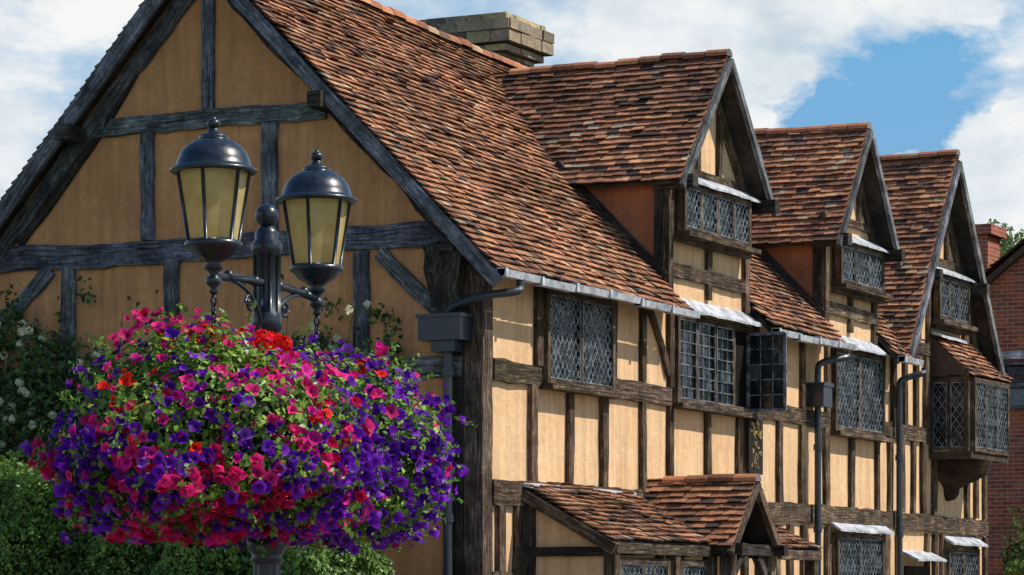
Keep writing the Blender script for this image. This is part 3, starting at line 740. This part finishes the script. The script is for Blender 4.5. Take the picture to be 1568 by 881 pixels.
cr=empty('climbing_rose'); n=38000
y=np.random.uniform(.7,7.3,n); z=np.random.uniform(2.4,5.3,n)
def top(yy):
    base=3.5+ (1.45*min(1,max(0,(yy-4.0)/1.0)))
    if .9<yy<2.8: base=4.55
    return base
dn=np.array([ (top(a)-b)*1.5+1.6*nz(a*1.4,b*1.4,4)+1.0*nz(a*4,b*4,1) for a,b in zip(y,z)])
k=dn>np.random.uniform(0,1.0,n); k|=(np.random.rand(n)<.004)
y,z=y[k],z[k]; x=-.06-np.random.exponential(.16,len(y))*(1+.8*np.array([nz(a*2,b*2,8) for a,b in zip(y,z)])); P=np.stack([x,y,z],1)
Nn=np.tile(np.array([[-1,-.2,.4]]),(len(P),1))
leaves('rose_leaves',P,Nn,.038,colmix(len(P),[(.07,.13,.025),(.12,.20,.045),(.03,.06,.016)],[3,2,3]),M_leaf,cr)
gp=[];gn=[];gc=[]
for q in range(150):
    i=random.randrange(len(P)); h=P[i]+np.array([-.18,0,.05])
    if h[2]<3.0: continue
    for s_ in range(14):
        dd=unit(np.random.normal(0,1,(1,3)))[0]; gp.append(h+dd*.034); gn.append(dd); gc.append(np.array((.92,.88,.64))*random.uniform(.85,1.08))
leaves('rose_blooms',np.array(gp),np.array(gn),.036,np.array(gc),M_petal,cr,.2,.8)
st=MB()
for (y0,y1,zz) in ((6.2,5.6,5.0),(4.9,4.45,4.9),(2.2,1.5,4.75),(2.0,2.3,4.9),(5.5,5.9,4.8),(1.6,1.1,4.5)):
    pts=[(-.08-.05*random.random(),y0+(y1-y0)*t+.12*nz(t*4,y0,1),.2+(zz-.2)*t) for t in [i/12 for i in range(13)]]
    st.tube(pts,(.02,.004),6)
st.obj('rose_stems',M_bark,cr)

# ---------------------------------------------------------------- brick house
bh=empty('brick_house'); b=MB(); BX=27; DZ=-.25
def q(ya,yb,za,zb,x=BX): b.face([(x,ya,za),(x,yb,za),(x,yb,zb),(x,ya,zb)],[(ya,za),(yb,za),(yb,zb),(ya,zb)])
q(-5,1.55,0,6.5+DZ); q(2.65,5,0,6.5+DZ); q(1.55,2.65,0,5.3); q(1.55,2.65,6.2,6.5+DZ)
b.face([(BX,-5,6.5+DZ),(BX,5,6.5+DZ),(BX,0,10.35+DZ)],[(-5,6.5),(5,6.5),(0,10.35)])
for yy in (-5,5): b.face([(BX,yy,0),(BX+9,yy,0),(BX+9,yy,6.2),(BX,yy,6.2)],[(0,0),(9,0),(9,6.2),(0,6.2)])
b.face([(BX+9,-5,0),(BX+9,5,0),(BX+9,5,6.2),(BX+9,0,10.1),(BX+9,-5,6.2)],[(-5,0),(5,0),(5,6.5),(0,10.35),(-5,6.5)])
for (x0,x1,y0,y1,z0,z1) in ((29,29.8,3.6,4.2,7.0,8.85),(28.9,29.9,3.5,4.3,8.85,9.05)):
    for (p,r) in (((x0,y0),(x1,y0)),((x0,y0),(x0,y1)),((x1,y0),(x1,y1)),((x0,y1),(x1,y1))):
        b.face([(*p,z0),(*r,z0),(*r,z1),(*p,z1)],[(p[0]+p[1],z0),(r[0]+r[1],z0),(r[0]+r[1],z1),(p[0]+p[1],z1)])
    b.face([(x0,y0,z1),(x1,y0,z1),(x1,y1,z1),(x0,y1,z1)])
b.obj('brick_walls',M_brick,bh)
r_=MB()
for sy in (-1,1):
    tiles(r_,(BX-.25,sy*5.3,6.28+DZ),(1,0,0),(0,-sy*5.3,4.08),9.5,6.69,lambda p:p.x<29.5 or p.z>9,g=.12,dark=.8)
    slab(r_,[(BX-.2,sy*5.3,6.2+DZ),(BX+9,sy*5.3,6.2+DZ),(BX+9,0,10.3+DZ),(BX-.2,0,10.3+DZ)],.1)
for i in range(len(r_.c)):
    if r_.c[i][0]>.9: r_.c[i]=(.08,.05,.04,1)
r_.obj('brick_house_roof',M_tile,bh)
w_=MB(); g_=MB()
for (a,c_) in (((2.65,5.3),(2.65,6.2)),((1.55,5.3),(1.55,6.2)),((1.55,5.34),(2.65,5.34)),((1.55,6.16),(2.65,6.16)),((2.1,5.3),(2.1,6.2)),((1.55,5.75),(2.65,5.75))):
    w_.beam((BX-.02,a[0],a[1]),(BX-.02,c_[0],c_[1]),(-1,0,0),.06,.07,.01)
g_.face([(BX+.05,1.55,5.3),(BX+.05,2.65,5.3),(BX+.05,2.65,6.2),(BX+.05,1.55,6.2)],[(0,0),(2,0),(2,2),(0,2)])
w_.beam((BX-.03,1.4,6.32),(BX-.03,2.8,6.32),(-1,0,0),.15,.06,.01,col=(3,2.8,2.6))
w_.obj('window_frame',M_tim_g,bh); g_.obj('window_glass',M_glass,bh)

# ---------------------------------------------------------------- trees
def tree(name,loc,trunk_h,cr_c,cr_r,n,size,pal,w,nclump=26):
    e=empty(name); t=MB(); loc=V(loc); cc=V(cr_c)
    t.tube([loc,loc+V((.1,.05,trunk_h*.5)),V((loc.x,loc.y,trunk_h)),cc],(.28*cr_r/3,.06),10,sub=3)
    P=[];Nn=[];sh=[]
    for k in range(nclump):
        d=V(np.random.normal(0,1,3)).normalized()*random.uniform(.35,.95); cp=cc+V((d.x*cr_r,d.y*cr_r,d.z*cr_r*.85))
        t.tube([V((loc.x,loc.y,trunk_h*.8)),cc*.4+cp*.6+V((0,0,-.2)),cp],(.07*cr_r/3,.012),6,sub=2)
        m=n//nclump; r=cr_r*random.uniform(.22,.4); dd=unit(np.random.normal(0,1,(m,3))); rr=np.random.uniform(.5,1.0,(m,1))
        P.append(np.array(cp)+dd*rr*r); Nn.append(dd); sh.append(np.full((m,1),random.uniform(.7,1.3)))
    P=np.concatenate(P);Nn=np.concatenate(Nn);sh=np.concatenate(sh)
    leaves('crown_leaves',P,Nn,size,colmix(len(P),pal,w)*sh,M_leaf,e); t.obj('trunk_and_limbs',M_bark,e)
tree('ornamental_tree',(61.5,13.9,0),7.5,(61.5,13.9,10.9),2.7,6000,.10,[(.16,.22,.08),(.1,.16,.05)],[1,1])
tree('garden_tree',(22.5,-.6,0),.8,(22.5,-.6,2.5),1.8,12000,.05,[(.07,.15,.028),(.13,.23,.045),(.03,.07,.015)],[3,2,3])
tree('garden_tree',(21,-4,0),.8,(21,-4.0,2.0),1.6,8000,.05,[(.05,.11,.02),(.1,.18,.04)],[1,1])
blob_hedge('hedge',19.2,20.2,-5,.2,lambda x,y:2.35+.06*nz(y,x,1),20000,.038,[(.10,.2,.035),(.16,.27,.05)],[1,1])

g=MB(); g.face([(-900,-900,0),(900,-900,0),(900,900,0),(-900,900,0)]); g.obj('ground',M_grass)
g=MB(); g.face([(-60,-14,.004),(60,-14,.004),(60,-.02,.004),(-60,-.02,.004)]); g.obj('pavement',M_pave)

# ---------------------------------------------------------------- light + sky
sd=V((.28,-.60,.77)).normalized()
el=math.asin(sd.z); rot=math.atan2(sd.x,sd.y)
sl=bpy.data.lights.new('sun','SUN'); sl.energy=5.0; sl.angle=math.radians(.5); sl.color=(1,.93,.81)
so=bpy.data.objects.new('sun',sl); sc.collection.objects.link(so); so.rotation_euler=sd.to_track_quat('Z','Y').to_euler()
W=bpy.data.worlds.new('World'); sc.world=W; W.use_nodes=True; nt=W.node_tree; nt.nodes.clear()
out=nt.nodes.new('ShaderNodeOutputWorld'); bg=nt.nodes.new('ShaderNodeBackground'); bg.inputs[1].default_value=.10
sky=N(nt,'ShaderNodeTexSky'); sky.sky_type='NISHITA'; sky.sun_disc=False; sky.sun_elevation=el; sky.sun_rotation=rot
tc=N(nt,'ShaderNodeTexCoord').outputs['Generated']
mp=N(nt,'ShaderNodeMapping'); mp.inputs['Scale'].default_value=(1,1,1.8); L(nt,tc,mp.inputs[0])
n1=noise_n(nt,mp.outputs[0],13,10,.62); n1.inputs['Distortion'].default_value=.4
wn=noise_n(nt,mp.outputs[0],26,5,.6)
wv=N(nt,'ShaderNodeVectorMath',operation='MULTIPLY_ADD'); L(nt,wn.outputs['Color'],wv.inputs[0]); wv.inputs[1].default_value=(.05,.05,.05); 
sb=N(nt,'ShaderNodeVectorMath',operation='SUBTRACT'); L(nt,tc,sb.inputs[0]); sb.inputs[1].default_value=(.025,.025,.025); L(nt,sb.outputs[0],wv.inputs[2])
Fd=V((math.cos(math.radians(26.24)),math.sin(math.radians(26.24)),0)); Rd=V((Fd.y,-Fd.x,0))
def patch(px,py,rad,amp):
    d=(Fd+Rd*((px-784)/4770)+V((0,0,(930-py)/4770))).normalized()
    v=N(nt,'ShaderNodeVectorMath',operation='DISTANCE'); L(nt,wv.outputs[0],v.inputs[0]); v.inputs[1].default_value=d
    m=N(nt,'ShaderNodeMapRange'); m.interpolation_type='SMOOTHSTEP'; L(nt,v.outputs['Value'],m.inputs[0])
    m.inputs[1].default_value=0; m.inputs[2].default_value=rad; m.inputs[3].default_value=amp; m.inputs[4].default_value=0
    return m.outputs[0]
acc=n1.outputs[0]
for p in ((1280,120,.038,-.24),(1400,115,.036,-.25),(1480,110,.026,-.20),(1560,95,.024,-.20),(1340,210,.030,-.26),(40,110,.05,-.04),(1190,165,.016,.40),(1235,60,.03,.14),(1545,225,.028,.42),(1455,262,.024,.38),(950,40,.06,.14),(1100,40,.045,.22),(1300,20,.030,.18),(1480,20,.036,.28),(150,60,.05,.05)):
    a=N(nt,'ShaderNodeMath',operation='ADD'); L(nt,acc,a.inputs[0]); L(nt,patch(*p),a.inputs[1]); acc=a.outputs[0]
cf=ramp(nt,acc,[(.32,0.0),(.44,.45),(.57,1.0)]).outputs[0]
sx=N(nt,'ShaderNodeSeparateXYZ'); L(nt,tc,sx.inputs[0])
hi=N(nt,'ShaderNodeMapRange'); L(nt,sx.outputs['Z'],hi.inputs[0]); hi.inputs[1].default_value=.22; hi.inputs[2].default_value=.45; hi.inputs[3].default_value=1; hi.inputs[4].default_value=0
mm=N(nt,'ShaderNodeMath',operation='MULTIPLY'); L(nt,cf,mm.inputs[0]); L(nt,hi.outputs[0],mm.inputs[1])
n2=noise_n(nt,mp.outputs[0],20,8,.62)
r2=ramp(nt,n2.outputs[0],[(.30,(.56,.68,.78)),(.5,(.84,.90,.94)),(.62,(1,1,1))]).outputs[0]
cc=mix(nt,1.0,r2,(9.3,9.3,9.3),'MULTIPLY')
skc=mix(nt,1.0,sky.outputs[0],(.66,1.12,1.38),'MULTIPLY')
skc=mix(nt,1.0,skc,(2.4,4.4,7.2),'DARKEN')
col=mix(nt,mm.outputs[0],skc,cc)
L(nt,col,bg.inputs[0]); L(nt,bg.outputs[0],out.inputs[0])

cam=bpy.data.cameras.new('camera'); cam.sensor_width=36; cam.lens=36*4770/1568; cam.shift_y=489.5/1568; cam.clip_start=.5; cam.clip_end=3000
co=bpy.data.objects.new('camera',cam); sc.collection.objects.link(co); co.location=(-29.45,-14.89,1.6)
co.rotation_euler=(math.radians(90),0,math.radians(26.24-90))
sc.camera=co
sc.view_settings.view_transform='Standard'; sc.view_settings.look='None'; sc.view_settings.exposure=0
